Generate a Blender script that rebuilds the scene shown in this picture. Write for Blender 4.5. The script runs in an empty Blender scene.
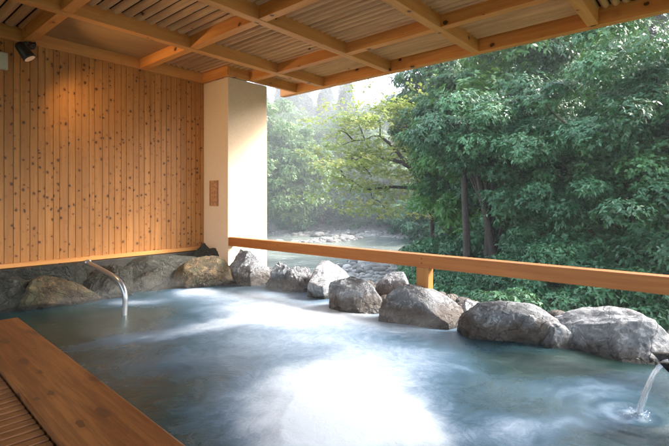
import bpy, bmesh, math, random
import numpy as np
from mathutils import Vector, Matrix, noise
R = math.radians
random.seed(5); rng = np.random.default_rng(7)
sc = bpy.context.scene
C = sc.collection

# ------------------------------------------------------------ camera
EYE = 1.10; TH = R(40.9); FPX = 444.0
cam_d = bpy.data.cameras.new('camera'); cam = bpy.data.objects.new('camera', cam_d); C.objects.link(cam)
cam.location = (0, 0, EYE)
cam.rotation_euler = (R(90), 0, TH - R(90))
cam_d.sensor_width = 36; cam_d.lens = 36 * FPX / 669
cam_d.shift_y = -23.0 / 669
cam_d.clip_start = 0.05; cam_d.clip_end = 2000
sc.camera = cam
# ------------------------------------------------------------ sky and sun
SUN_EL, SUN_AZ = R(37), R(-38)          # azimuth measured from +X toward +Y
w = bpy.data.worlds.new('World'); sc.world = w; w.use_nodes = True
nt = w.node_tree; nt.nodes.clear()
sky = nt.nodes.new('ShaderNodeTexSky'); sky.sky_type = 'NISHITA'; sky.sun_disc = False
sky.sun_elevation = SUN_EL; sky.sun_rotation = R(90) - SUN_AZ
sky.dust_density = 4.0; sky.air_density = 1.2; sky.ozone_density = 1.0
hs = nt.nodes.new('ShaderNodeHueSaturation'); hs.inputs['Saturation'].default_value = 0.75
bg = nt.nodes.new('ShaderNodeBackground'); bg.inputs['Strength'].default_value = 0.15
wo = nt.nodes.new('ShaderNodeOutputWorld')
nt.links.new(sky.outputs[0], hs.inputs['Color']); nt.links.new(hs.outputs[0], bg.inputs[0]); nt.links.new(bg.outputs[0], wo.inputs[0])
sd = bpy.data.lights.new('sun', 'SUN'); sun = bpy.data.objects.new('sun', sd); C.objects.link(sun)
sd.energy = 1.5; sd.angle = R(14); sd.color = (1.0, 0.97, 0.93)
sdir = Vector((math.cos(SUN_AZ) * math.cos(SUN_EL), math.sin(SUN_AZ) * math.cos(SUN_EL), math.sin(SUN_EL)))
sun.rotation_euler = sdir.to_track_quat('Z', 'Y').to_euler(); sun.location = sdir * 60
vs = sc.view_settings
vs.view_transform = 'Standard'; vs.look = 'None'; vs.gamma = 1; vs.use_curve_mapping = False
vs.exposure = 2.72
sc.cycles.max_bounces = 6; sc.cycles.diffuse_bounces = 4; sc.cycles.glossy_bounces = 3
sc.cycles.transparent_max_bounces = 12; sc.cycles.transmission_bounces = 4
sc.cycles.caustics_reflective = False; sc.cycles.caustics_refractive = False
sc.cycles.sample_clamp_indirect = 6
LAMP_W = 17
HAZE = 0.0016; MIST = 0.0038

# ------------------------------------------------------------ helpers
def ray(px, py, d):                      # a point d metres ahead in the direction the survey photo shows
    r = (px - 334.5) / FPX
    return Vector((d * (math.cos(TH) + r * math.sin(TH)), d * (math.sin(TH) - r * math.cos(TH)), EYE - (py - 200) * d / FPX))
def on_water(px, py, z=0.0):
    return ray(px, py, FPX * (EYE - z) / (py - 200))
def tag(o, label=None, cat=None, group=None, kind=None):
    if label: o['label'] = label
    if cat: o['category'] = cat
    if group: o['group'] = group
    if kind: o['kind'] = kind
    return o
def thing(name, label, cat, loc=(0, 0, 0), group=None):
    o = bpy.data.objects.new(name, None); C.objects.link(o); o.location = loc; o.empty_display_size = .1
    return tag(o, label, cat, group)
def np_mesh(name, v, f):
    """v (n,3), f (m,k) arrays"""
    me = bpy.data.meshes.new(name); v = np.asarray(v, dtype=np.float32); f = np.asarray(f, dtype=np.int32)
    m, k = f.shape
    me.vertices.add(len(v)); me.vertices.foreach_set('co', v.ravel())
    me.loops.add(m * k); me.loops.foreach_set('vertex_index', f.ravel())
    me.polygons.add(m); me.polygons.foreach_set('loop_start', np.arange(0, m * k, k, dtype=np.int32))
    me.polygons.foreach_set('loop_total', np.full(m, k, dtype=np.int32))
    me.update(calc_edges=True); return me
def obj(name, me, mat, parent=None, loc=(0, 0, 0), smooth=False):
    o = bpy.data.objects.new(name, me); C.objects.link(o); o.location = loc
    if mat is not None:
        me.materials.clear(); me.materials.append(mat)
    if parent is not None: o.parent = parent
    if smooth: me.polygons.foreach_set('use_smooth', [True] * len(me.polygons))
    return o
def bm_obj(name, bm, mat, parent=None, loc=(0, 0, 0), smooth=False):
    """bm in world coordinates of the parent's frame at loc"""
    me = bpy.data.meshes.new(name); bm.to_mesh(me); bm.free()
    return obj(name, me, mat, parent, loc, smooth)
def add_box(bm, lo, hi, bev=0.0):
    g = bmesh.ops.create_cube(bm, size=1)
    c = [(a + b) / 2 for a, b in zip(lo, hi)]; s = [abs(b - a) for a, b in zip(lo, hi)]
    for v in g['verts']: v.co = Vector((v.co.x * s[0] + c[0], v.co.y * s[1] + c[1], v.co.z * s[2] + c[2]))
    if bev > 0:
        es = {e for v in g['verts'] for e in v.link_edges}
        bmesh.ops.bevel(bm, geom=list(es), offset=bev, segments=2, affect='EDGES', profile=.6)
def box_obj(name, lo, hi, mat, parent=None, bev=0.004, smooth=False):
    c = Vector([(a + b) / 2 for a, b in zip(lo, hi)])
    pl = parent.location if parent is not None else Vector((0, 0, 0))
    bm = bmesh.new(); add_box(bm, Vector(lo) - c, Vector(hi) - c, bev)
    return bm_obj(name, bm, mat, parent, c - pl, smooth)
def tube_arrays(pts, rad, seg=12):
    pts = [Vector(p) for p in pts]; n = len(pts)
    if not hasattr(rad, '__len__'): rad = [rad] * n
    V = []; F = []; up = None
    for i, p in enumerate(pts):
        t = (pts[min(i + 1, n - 1)] - pts[max(i - 1, 0)]).normalized()
        if up is None:
            up = t.orthogonal().normalized()
        else:
            up = (up - t * up.dot(t)).normalized()
        b = t.cross(up)
        for k in range(seg):
            a = 2 * math.pi * k / seg
            V.append(p + (up * math.cos(a) + b * math.sin(a)) * rad[i])
    for i in range(n - 1):
        for k in range(seg):
            F.append((i * seg + k, i * seg + (k + 1) % seg, (i + 1) * seg + (k + 1) % seg, (i + 1) * seg + k))
    return [tuple(v) for v in V], F
def tube_obj(name, pts, rad, mat, parent=None, seg=12, loc=(0, 0, 0)):
    V, F = tube_arrays(pts, rad, seg); V = np.array(V) - np.array(loc)
    bm = bmesh.new(); vs_ = [bm.verts.new(v) for v in V]
    for f in F: bm.faces.new([vs_[i] for i in f])
    bm.faces.new(vs_[:seg][::-1]); bm.faces.new(vs_[-seg:])
    pl = parent.location if parent is not None else Vector((0, 0, 0))
    return bm_obj(name, bm, mat, parent, Vector(loc) - pl, True)
def catmull(pts, n=8):
    P = [Vector(p) for p in pts]; P = [P[0] * 2 - P[1]] + P + [P[-1] * 2 - P[-2]]; out = []
    for i in range(1, len(P) - 2):
        for k in range(n):
            t = k / n; a, b, c, d = P[i - 1], P[i], P[i + 1], P[i + 2]
            out.append(.5 * ((2 * b) + (c - a) * t + (2 * a - 5 * b + 4 * c - d) * t * t + (3 * b - a - 3 * c + d) * t ** 3))
    out.append(P[-2]); return out

# ------------------------------------------------------------ materials
class N:
    def __init__(s, name):
        s.m = bpy.data.materials.new(name); s.m.use_nodes = True; s.t = s.m.node_tree; s.t.nodes.clear()
    def n(s, typ, ins=None, **kw):
        nd = s.t.nodes.new('ShaderNode' + typ)
        for k, v in kw.items(): setattr(nd, k, v)
        for k, v in (ins or {}).items():
            if isinstance(v, bpy.types.NodeSocket): s.t.links.new(v, nd.inputs[k])
            else: nd.inputs[k].default_value = v
        return nd
    def math(s, op, a, b=0.0, clamp=False):
        return s.n('Math', {0: a, 1: b}, operation=op, use_clamp=clamp).outputs[0]
    def ramp(s, fac, stops):
        nd = s.n('ValToRGB', {'Fac': fac}); e = nd.color_ramp.elements
        while len(e) < len(stops): e.new(.5)
        for el, (p, c) in zip(e, stops):
            el.position = p; el.color = (*c, 1) if len(c) == 3 else c
        return nd.outputs[0]
    def mix(s, f, a, b, blend='MIX'):
        nd = s.n('Mix', data_type='RGBA', blend_type=blend)
        for k, v in ((0, f), (6, a), (7, b)):
            if isinstance(v, bpy.types.NodeSocket): s.t.links.new(v, nd.inputs[k])
            else: nd.inputs[k].default_value = v if k == 0 else ((*v, 1) if len(v) == 3 else v)
        return nd.outputs[2]
    def mapr(s, v, a, b, c=0.0, d=1.0):
        return s.n('MapRange', {'Value': v, 'From Min': a, 'From Max': b, 'To Min': c, 'To Max': d}, interpolation_type='SMOOTHSTEP').outputs[0]
    def noise(s, vec, scale, detail=4, rough=.55, dist=0):
        return s.n('TexNoise', {'Vector': vec, 'Scale': scale, 'Detail': detail, 'Roughness': rough, 'Distortion': dist}).outputs[0]
    def bump(s, h, st, dist=.01, normal=None):
        ins = {'Height': h, 'Strength': st, 'Distance': dist}
        if normal is not None: ins['Normal'] = normal
        return s.n('Bump', ins).outputs[0]
    def out(s, sh): s.n('OutputMaterial', {'Surface': sh}); return s.m
    def principled(s, **kw):
        return s.n('BsdfPrincipled', {k.replace('_', ' '): v for k, v in kw.items()}).outputs[0]

def wood(name, axis, light, dark, knot_d=1.0, rough=.5, island=False, knot_r=.16, spec=.35, long_knots=False):
    k = N(name); co = k.n('TexCoord').outputs['Object']
    rnd = k.n('ObjectInfo').outputs['Random']
    if island: rnd = k.math('ADD', rnd, k.n('NewGeometry').outputs['Random Per Island'])
    off = k.n('VectorMath', {0: k.n('CombineXYZ', {0: rnd, 1: rnd, 2: rnd}).outputs[0], 1: (37.1, 53.7, 71.3)}, operation='MULTIPLY').outputs[0]
    p = k.n('VectorMath', {0: co, 1: off}, operation='ADD').outputs[0]
    ai = 'xyz'.index(axis)
    def sc_(along, across):
        v = [across] * 3; v[ai] = along
        return k.n('VectorMath', {0: p, 1: tuple(v)}, operation='MULTIPLY').outputs[0]
    g1 = k.noise(sc_(1.2, 26), 1.0, 5, .6, .4)
    g2 = k.noise(sc_(4, 160), 1.0, 3, .6)
    big = k.noise(sc_(.8, 5), 1.0, 2)
    g = k.math('ADD', k.math('MULTIPLY', g1, .65), k.math('MULTIPLY', g2, .35))
    col = k.mix(k.mapr(g, .38, .62), dark, light)
    col = k.mix(k.mapr(big, .35, .7, 0, .35), col, tuple(c * .72 for c in dark))
    tint = k.n('TexWhiteNoise', {'W': rnd}, noise_dimensions='1D').outputs[0]
    col = k.mix(k.math('MULTIPLY', tint, .30), col, tuple(c * .62 for c in dark))
    # knots: dark cores with a reddish ring
    vv = sc_(4.2 if long_knots else 9.0, 11.0)
    vv = k.n('VectorMath', {0: vv, 1: k.n('VectorMath', {0: k.n('TexNoise', {'Vector': p, 'Scale': 22.0}).outputs[1], 1: (.34, .34, .34)}, operation='MULTIPLY').outputs[0]}, operation='ADD').outputs[0]
    vo = k.n('TexVoronoi', {'Vector': vv, 'Scale': .82 * knot_d, 'Randomness': 1.0})
    sel = k.n('SeparateColor', {'Color': vo.outputs['Color']}).outputs[0]
    rad = k.mapr(sel, .12, 1.0, .0, knot_r)
    core = k.mapr(k.math('SUBTRACT', vo.outputs['Distance'], rad), -.018, .008, 1, 0)
    halo = k.mapr(k.math('SUBTRACT', vo.outputs['Distance'], k.math('MULTIPLY', rad, 1.9)), -.06, .06, 1, 0)
    col = k.mix(k.math('MULTIPLY', halo, .22), col, (dark[0] * .55, dark[1] * .36, dark[2] * .3))
    col = k.mix(k.math('MULTIPLY', core, .9), col, (.060, .022, .010))
    b = k.bump(g, .25, .002)
    return k.out(k.principled(Base_Color=col, Roughness=rough, Normal=b, Specular_IOR_Level=spec))
M = {}
WL, WD = (.66, .36, .16), (.50, .235, .085)
M['beam_x'] = wood('beam_wood_x', 'x', (.86, .42, .13), (.72, .30, .085), .8, knot_r=.17)
M['beam_y'] = wood('beam_wood_y', 'y', (.86, .40, .115), (.72, .27, .065), .8, knot_r=.17)
M['beam_z'] = wood('beam_wood_z', 'z', (.58, .26, .07), (.45, .18, .045), .55, knot_r=.17)
M['wall'] = wood('wall_planks', 'z', (.55, .248, .074), (.44, .178, .046), 2.2, island=True, knot_r=.28, rough=.45)
M['rail'] = wood('rail_wood', 'y', (.56, .205, .048), (.43, .135, .030), .9, knot_r=.07, rough=.38)
M['deckboard'] = wood('deck_board_wood', 'y', (.23, .09, .025), (.11, .036, .010), 1.2, knot_r=.32, rough=.42, long_knots=True)
M['slat'] = wood('deck_slats', 'x', (.21, .086, .026), (.13, .048, .014), .5, island=True, rough=.5)
M['batten_y'] = wood('ceiling_battens_y', 'y', (.76, .46, .23), (.56, .32, .15), .4, island=True, knot_r=.08, rough=.5)
M['batten_x'] = wood('ceiling_battens_x', 'x', (.76, .46, .23), (.56, .32, .15), .4, island=True, knot_r=.08, rough=.5)
M['hatch'] = wood('hatch_plywood', 'x', (.44, .26, .11), (.36, .20, .08), .05, knot_r=.02, rough=.6)
def m_plain(name, col, rough=.5, metal=0, nscale=30, var=.12, bump=.1, spec=.5):
    k = N(name); co = k.n('TexCoord').outputs['Object']; n = k.noise(co, nscale, 5)
    n2 = k.noise(co, nscale * .12, 3)
    c = k.mix(k.mapr(n, .3, .7, 0, 1), tuple(x * (1 - var) for x in col), tuple(min(1, x * (1 + var)) for x in col))
    c = k.mix(k.mapr(n2, .4, .7, 0, var * 1.5), c, tuple(x * .6 for x in col))
    return k.out(k.principled(Base_Color=c, Roughness=rough, Metallic=metal, Normal=k.bump(n, bump, .003), Specular_IOR_Level=spec))
M['plaster'] = m_plain('pillar_plaster', (.80, .62, .45), .75, nscale=60, var=.05, bump=.15)
M['black'] = m_plain('black_paint', (.012, .012, .013), .35, nscale=80)
M['steel'] = m_plain('brushed_steel', (.42, .44, .46), .30, metal=.85, nscale=200, var=.06, bump=.05)
M['darkstone'] = m_plain('dark_base_stone', (.035, .03, .024), .7, nscale=9, var=.5, bump=.8)
M['roofing'] = m_plain('roofing', (.02, .016, .012), .8)  # near black: shade in the gaps between battens is put into this colour
M['ivory'] = m_plain('ivory_plastic', (.55, .50, .40), .5, var=.05)
M['plaque'] = m_plain('plaque_wood', (.58, .30, .14), .5, nscale=90, var=.15)
M['ink'] = m_plain('plaque_ink', (.16, .05, .03), .6, nscale=90)
M['spoutwood'] = m_plain('wet_dark_wood', (.018, .013, .011), .25, nscale=40, var=.4, bump=.4)
def m_rock(name, base, stain, pale, stain_top=.17, moss=None, pale_amt=.75):
    k = N(name); tc = k.n('TexCoord'); co = tc.outputs['Object']
    rnd = k.n('ObjectInfo').outputs['Random']
    p = k.n('VectorMath', {0: co, 1: k.n('CombineXYZ', {0: k.math('MULTIPLY', rnd, 31), 1: k.math('MULTIPLY', rnd, 17), 2: rnd}).outputs[0]}, operation='ADD').outputs[0]
    n1 = k.noise(p, 5, 8, .65, .6); n2 = k.noise(p, 17, 9, .74, .9); n3 = k.noise(p, 2.2, 4, .6, 1.2)
    c = k.mix(k.mapr(n1, .3, .7), tuple(x * .55 for x in base), base)
    c = k.mix(k.mapr(n2, .52, .62, 0, pale_amt), c, pale)
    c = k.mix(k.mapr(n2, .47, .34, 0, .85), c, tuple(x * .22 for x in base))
    # veins / cracks
    wv = k.n('TexVoronoi', {'Vector': k.n('VectorMath', {0: p, 1: k.n('VectorMath', {0: k.n('TexNoise', {'Vector': p, 'Scale': 3.0, 'Detail': 4.0}).outputs[1], 1: (.5, .5, .5)}, operation='MULTIPLY').outputs[0]}, operation='ADD').outputs[0], 'Scale': 4.2}, feature='DISTANCE_TO_EDGE').outputs[0]
    crack = k.mapr(wv, 0, .03, 1, 0)
    c = k.mix(k.math('MULTIPLY', crack, k.mapr(n3, .50, .66, 0, .55)), c, tuple(x * .16 for x in base))
    if moss:
        c = k.mix(k.mapr(k.noise(p, 7, 6, .7), .48, .62, 0, .8), c, moss)
    z = k.n('SeparateXYZ', {0: co}).outputs[2]
    zz = k.math('ADD', z, k.math('MULTIPLY', k.math('SUBTRACT', n1, .5), .22))
    st = k.mapr(zz, stain_top - .07, stain_top + .06, 1, 0)
    c = k.mix(k.math('MULTIPLY', st, .85), c, k.mix(k.mapr(n2, .35, .65), tuple(x * .6 for x in stain), stain))
    h = k.math('ADD', k.math('MULTIPLY', n1, .8), k.math('ADD', k.math('MULTIPLY', n2, .55), k.math('MULTIPLY', crack, -.25)))
    c = k.mix(k.mapr(zz, .015, .055, .65, 0), c, (.018, .015, .012))
    ro = k.mapr(zz, .0, .12, .22, .62)
    return k.out(k.principled(Base_Color=c, Roughness=ro, Normal=k.bump(h, 1.0, .055)))
M['rock'] = m_rock('shore_stone', (.27, .285, .31), (.10, .066, .040), (.74, .77, .80))
M['rock_pale'] = m_rock('pale_stone', (.40, .42, .45), (.09, .075, .06), (.85, .86, .88), stain_top=.07)
M['rock_tan'] = m_rock('tan_lichen_stone', (.12, .085, .045), (.04, .03, .02), (.34, .22, .10), stain_top=.06, moss=(.10, .10, .05), pale_amt=.8)
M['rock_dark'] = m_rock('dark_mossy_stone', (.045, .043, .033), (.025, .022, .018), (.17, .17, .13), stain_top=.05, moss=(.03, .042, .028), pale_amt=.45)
M['rock_river'] = m_rock('river_stone', (.24, .23, .21), (.2, .18, .16), (.42, .41, .38), stain_top=-.4)

def m_leaf(name, c1, c2, c3, rough=.42, transl=.28, spec=.5):
    k = N(name); a = k.n('Attribute', attribute_name='tint').outputs['Fac']
    rnd = k.n('ObjectInfo').outputs['Random']
    c = k.ramp(a, [(0, c1), (.55, c2), (1, c3)])
    c = k.mix(k.math('MULTIPLY', rnd, .3), c, tuple(x * .62 for x in c2))
    p = k.principled(Base_Color=c, Roughness=rough, Specular_IOR_Level=spec)
    t = k.n('BsdfTranslucent', {'Color': k.mix(.5, c, (.25, .42, .05), 'MIX')}).outputs[0]
    return k.out(k.n('MixShader', {0: transl, 1: p, 2: t}).outputs[0])
M['lf_broad'] = m_leaf('broadleaf_leaves', (.016, .070, .028), (.046, .155, .060), (.15, .34, .15), rough=.36, transl=.10, spec=.45)
M['lf_mid'] = m_leaf('small_green_leaves', (.022, .085, .026), (.05, .16, .05), (.14, .32, .11), rough=.38, transl=.18)
M['lf_dark'] = m_leaf('dark_conifer_needles', (.012, .042, .026), (.024, .07, .036), (.05, .12, .05), transl=.12)
M['lf_green'] = m_leaf('fresh_green_leaves', (.03, .11, .022), (.06, .20, .035), (.13, .33, .06))
M['lf_maple'] = m_leaf('yellow_green_leaves', (.25, .30, .08), (.44, .46, .14), (.62, .52, .22), transl=.45)
M['lf_left'] = m_leaf('pale_green_leaves', (.06, .13, .05), (.13, .23, .08), (.26, .36, .12))
M['bark'] = m_plain('bark', (.055, .04, .03), .85, nscale=14, var=.45, bump=.9)

def m_ground():
    k = N('valley_ground'); co = k.n('NewGeometry').outputs['Position']
    n1 = k.noise(co, .5, 6, .6); n2 = k.noise(co, 6, 6, .7); n3 = k.noise(co, 40, 3, .6)
    soil = k.mix(k.mapr(n2, .35, .65), (.04, .035, .027), (.15, .135, .115))
    green = k.mix(k.mapr(n2, .3, .7), (.02, .045, .015), (.06, .11, .035))
    z = k.n('SeparateXYZ', {0: co}).outputs[2]
    gravel = k.mix(k.mapr(n3, .35, .65), (.22, .21, .19), (.52, .50, .46))
    c = k.mix(k.mapr(k.math('ADD', z, k.math('MULTIPLY', n1, 1.2)), -1.9, -1.3, 0, 1), gravel, soil)
    c = k.mix(k.mapr(k.math('ADD', z, k.math('MULTIPLY', n1, 3)), -.6, .8, 0, .9), c, green)
    return k.out(k.principled(Base_Color=c, Roughness=.9, Normal=k.bump(k.math('ADD', n2, k.math('MULTIPLY', n3, .3)), .9, .12)))
M['ground'] = m_ground()
def m_gravel():
    k = N('river_gravel'); r_ = k.n('NewGeometry').outputs['Random Per Island']
    return k.out(k.principled(Base_Color=k.ramp(r_, [(0, (.12, .11, .10)), (.6, (.26, .25, .22)), (1, (.48, .46, .42))]), Roughness=.8))
M['gravel'] = m_gravel()
def m_river():
    k = N('river_water'); co = k.n('NewGeometry').outputs['Position']
    v = k.n('VectorMath', {0: co, 1: (.9, .55, 1)}, operation='MULTIPLY').outputs[0]
    n = k.noise(v, 1.6, 5, .6); n2 = k.noise(co, .25, 4, .6)
    c = k.mix(k.mapr(n2, .4, .65), (.15, .175, .15), (.24, .265, .23))
    rf = k.noise(k.n('VectorMath', {0: co, 1: (.35, 1.6, 1)}, operation='MULTIPLY').outputs[0], 1.1, 7, .7, .8)
    c = k.mix(k.mapr(rf, .56, .68, 0, .7), c, (.62, .66, .64))
    return k.out(k.principled(Base_Color=c, Roughness=.16, Normal=k.bump(k.math('ADD', n, rf), .6, .08), IOR=1.33))
M['river'] = m_river()
def m_bath():
    k = N('bath_water'); co = k.n('NewGeometry').outputs['Position']
    f = k.n('Attribute', attribute_name='foam').outputs['Fac']
    v = k.n('VectorMath', {0: co, 1: (1, 1, 0)}, operation='MULTIPLY').outputs[0]
    warp = k.n('VectorMath', {0: v, 1: k.n('VectorMath', {0: k.n('TexNoise', {'Vector': v, 'Scale': 1.7, 'Detail': 3.0}).outputs[1], 1: (.5, .5, 0)}, operation='MULTIPLY').outputs[0]}, operation='ADD').outputs[0]
    fine = k.noise(warp, 17, 8, .72, .8); mid = k.noise(warp, 4.0, 6, .6, .6)
    bub = k.noise(v, 70, 4, .75)
    ff = k.math('ADD', f, k.math('ADD', k.math('MULTIPLY', k.math('SUBTRACT', k.math('ADD', k.math('MULTIPLY', fine, .7), k.math('MULTIPLY', bub, .3)), .5), .55), k.math('MULTIPLY', k.math('SUBTRACT', mid, .5), .26)))
    m0 = k.mapr(ff, -.12, .46, 0, 1); m1 = k.mapr(ff, .15, .98, 0, 1)
    deep = k.mix(k.mapr(mid, .35, .65), (.008, .030, .029), (.024, .050, .040))
    c = k.mix(m0, deep, (.044, .112, .195))
    c = k.mix(k.math('MULTIPLY', m1, 1.0), c, (.62, .70, .79))
    h = k.math('ADD', k.math('MULTIPLY', fine, .6), k.math('ADD', k.math('MULTIPLY', mid, 1.2), k.math('MULTIPLY', bub, k.math('MULTIPLY', m0, .12))))
    ro = k.mapr(ff, 0, .6, .26, .6)
    return k.out(k.principled(Base_Color=c, Roughness=ro, Normal=k.bump(h, .22, .03), IOR=1.33))
M['bath'] = m_bath()

# ------------------------------------------------------------ ground, river
NEAR = [(120, -6), (60, 4), (37, 16.5), (31, 19.5), (26, 20.8), (22.5, 19), (19, 15.5), (15, 14.5), (11, 18), (7, 27), (2, 45), (-6, 90)]
FAR = [(14, 92), (25, 60), (37, 45), (44, 39), (46, 31), (45, 26), (56, 21), (80, 14), (122, 10)]
POLY = np.array(NEAR + FAR, dtype=float)
def river_sd(x, y):
    """signed distance to the river outline, negative in the water; plus side flag far"""
    x = np.asarray(x, float); y = np.asarray(y, float)
    d = np.full(x.shape, 1e9); ins = np.zeros(x.shape, bool); side = np.zeros(x.shape)
    n = len(POLY)
    for i in range(n):
        x0, y0 = POLY[i]; x1, y1 = POLY[(i + 1) % n]
        ex, ey = x1 - x0, y1 - y0; t = np.clip(((x - x0) * ex + (y - y0) * ey) / (ex * ex + ey * ey), 0, 1)
        dd = np.hypot(x - x0 - t * ex, y - y0 - t * ey)
        m = dd < d; d = np.where(m, dd, d); side = np.where(m, 0 if i < len(NEAR) - 1 else 1, side)
        c = ((y0 > y) != (y1 > y)) & (x < (x1 - x0) * (y - y0) / (y1 - y0 + 1e-12) + x0); ins ^= c
    return np.where(ins, -d, d), side
def sst(a, b, x): t = np.clip((x - a) / (b - a), 0, 1); return t * t * (3 - 2 * t)
def height(x, y):
    x = np.asarray(x, float); y = np.asarray(y, float)
    s, side = river_sd(x, y)
    wob = .5 * np.sin(x * .31 + y * .17) + .4 * np.sin(y * .43 - x * .12 + 1.3) + .18 * np.sin(x * 1.3 + 2 * np.sin(y * .9))
    bed = -3.5 + np.clip(s, -4, 0) * .35
    near = -3.45 + .10 * np.clip(s, 0, 8) + .25 * wob * sst(0, 3, s)
    ter = -.35 - .23 * np.clip(x - 5, 0, 14)              # slope from the bath down to the bank
    wgt = sst(2, 9, s)
    near = near * (1 - wgt) + (ter + .12 * wob) * wgt
    near = np.where(x < 5.0, np.maximum(near, -.35), near)
    rise = sst(10, 30, x) * sst(3, -22, y - 0.05 * x); near = near + rise * (x - 10) * .45
    far = -3.45 + .12 * np.clip(s, 0, 4) + np.clip(s - 4, 0, 56) * .42 + wob * sst(2, 12, s)
    z = np.where(side > .5, far, near)
    z = np.where(s < 0, bed, z)
    z = np.where((x < 4.9), -.35, z)
    return z
def grid_axis(lo, hi, fine_lo, fine_hi, fine, coarse):
    a = list(np.arange(fine_lo, fine_hi, fine)); v = fine_hi; st = fine
    while v < hi: a.append(v); st = min(st * 1.12, coarse); v += st
    a.append(hi); v = fine_lo; st = fine; b = []
    while v > lo: st = min(st * 1.12, coarse); v -= st; b.append(v)
    return np.array(sorted(set([max(lo, q) for q in b] + a)))
def grid_mesh(name, xs, ys, zf):
    X, Y = np.meshgrid(xs, ys, indexing='ij'); Z = zf(X, Y)
    v = np.stack([X, Y, Z], -1).reshape(-1, 3); nx, ny = len(xs), len(ys)
    i, j = np.meshgrid(np.arange(nx - 1), np.arange(ny - 1), indexing='ij'); a = (i * ny + j).ravel()
    return np_mesh(name, v, np.stack([a, a + ny, a + ny + 1, a + 1], -1))
gx = grid_axis(-30, 175, 3, 52, .5, 8); gy = grid_axis(-70, 170, -6, 50, .5, 8)
g = obj('ground', grid_mesh('ground', gx, gy, height), M['ground'], smooth=True); tag(g, kind='structure')
rv = obj('river', grid_mesh('river', np.linspace(5.5, 125, 20), np.linspace(-8, 95, 20), lambda x, y: x * 0 - 3.5), M['river']); tag(rv, kind='structure')

# ------------------------------------------------------------ bath water
nx, ny = 330, 700
xs = np.linspace(.66, 4.02, nx); ys = np.linspace(-3.0, 5.72, ny)
X, Y = np.meshgrid(xs, ys, indexing='ij')
X0, Y0 = X, Y
def wob_(a, b, ph): return sum(am * np.sin(f * (a * math.cos(th) + b * math.sin(th)) + ph + 2.1 * i + 1.4 * np.sin(f * .6 * (b * math.cos(th) - a * math.sin(th)) + i)) for i, (f, th, am) in enumerate(((3.2, .4, .05), (6.1, 1.9, .032), (11.3, 1.0, .024), (19, 2.6, .016), (33, .2, .012))))
X, Y = X0 + wob_(X0, Y0, 0.3), Y0 + wob_(Y0, X0, 1.7)
def blob(px, py, rx, ry, amp, rot=0):
    """foam patch: centre given where the survey photo shows it, radii in metres across / away"""
    c = on_water(px, py); f = np.array([math.cos(TH), math.sin(TH)]); r_ = np.array([math.sin(TH), -math.cos(TH)])
    dx, dy = X - c.x, Y - c.y; a = dx * r_[0] + dy * r_[1]; b = dx * f[0] + dy * f[1]
    if rot: a, b = a * math.cos(rot) + b * math.sin(rot), -a * math.sin(rot) + b * math.cos(rot)
    return amp * np.exp(-((a / rx) ** 2 + (b / ry) ** 2))
foam = (blob(335, 396, .42, .40, 1.05) + blob(325, 435, .36, .22, .85) + blob(395, 425, .28, .2, .6) + blob(360, 355, .5, .4, .28)
        + blob(290, 312, .75, .50, .72) + blob(250, 296, .8, .45, .45) + blob(350, 318, .70, .28, .42) + blob(190, 330, .95, .16, .35, R(28))
        + blob(135, 302, .30, .22, .42) + blob(195, 291, .34, .22, .50) + blob(430, 330, .6, .25, .25) + blob(290, 340, .5, .25, .22)
        + blob(600, 385, .40, .22, .26) + blob(520, 430, .2, .2, .34) + blob(590, 425, .25, .1, .2) + blob(420, 360, .5, .3, .22)
        + blob(250, 400, .35, .3, .10) + blob(230, 360, .6, .4, .20) + blob(300, 330, 1.1, .5, .15) + .03)
foam -= blob(60, 330, .7, .7, .2) + blob(560, 362, .7, .18, .3) + blob(160, 400, .35, .4, .12)
foam += blob(632, 415, .13, .13, .35)
foam = np.clip(foam, -.25, 1.1); X, Y = X0, Y0
Z = np.zeros_like(X)
for (k_, a_, sp) in ((3.1, .3, .0050), (5.7, 1.1, .0035), (8.3, 2.2, .0025), (12.7, -.5, .0018), (19, .9, .0012)):
    Z += sp * np.sin(k_ * (X * math.cos(a_) + Y * math.sin(a_)) + 1.7 * np.sin(1.3 * X * a_ + .9 * Y)) 
Z += .02 * np.clip(foam, 0, 1) ** 2
hit = on_water(632, 415); rr = np.hypot(X - hit.x, Y - hit.y); Z += .010 * np.sin(rr * 55) * np.exp(-rr * 6)
v = np.stack([X, Y, Z], -1).reshape(-1, 3)
i, j = np.meshgrid(np.arange(nx - 1), np.arange(ny - 1), indexing='ij'); a = (i * ny + j).ravel()
me = np_mesh('water', v, np.stack([a, a + ny, a + ny + 1, a + 1], -1))
at = me.attributes.new('foam', 'FLOAT', 'POINT'); at.data.foreach_set('value', foam.ravel().astype(np.float32))
tag(obj('water', me, M['bath'], smooth=True), kind='structure')
kb = bmesh.new(); add_box(kb, (3.90, -3.4, -.9), (4.45, 5.9, .01), .005); add_box(kb, (.3, -3.4, -.9), (.9, 4.6, -.02)); add_box(kb, (-.5, 5.35, -.9), (3.84, 5.9, -.05))
tag(bm_obj('basin', kb, M['darkstone']), kind='structure')

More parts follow.
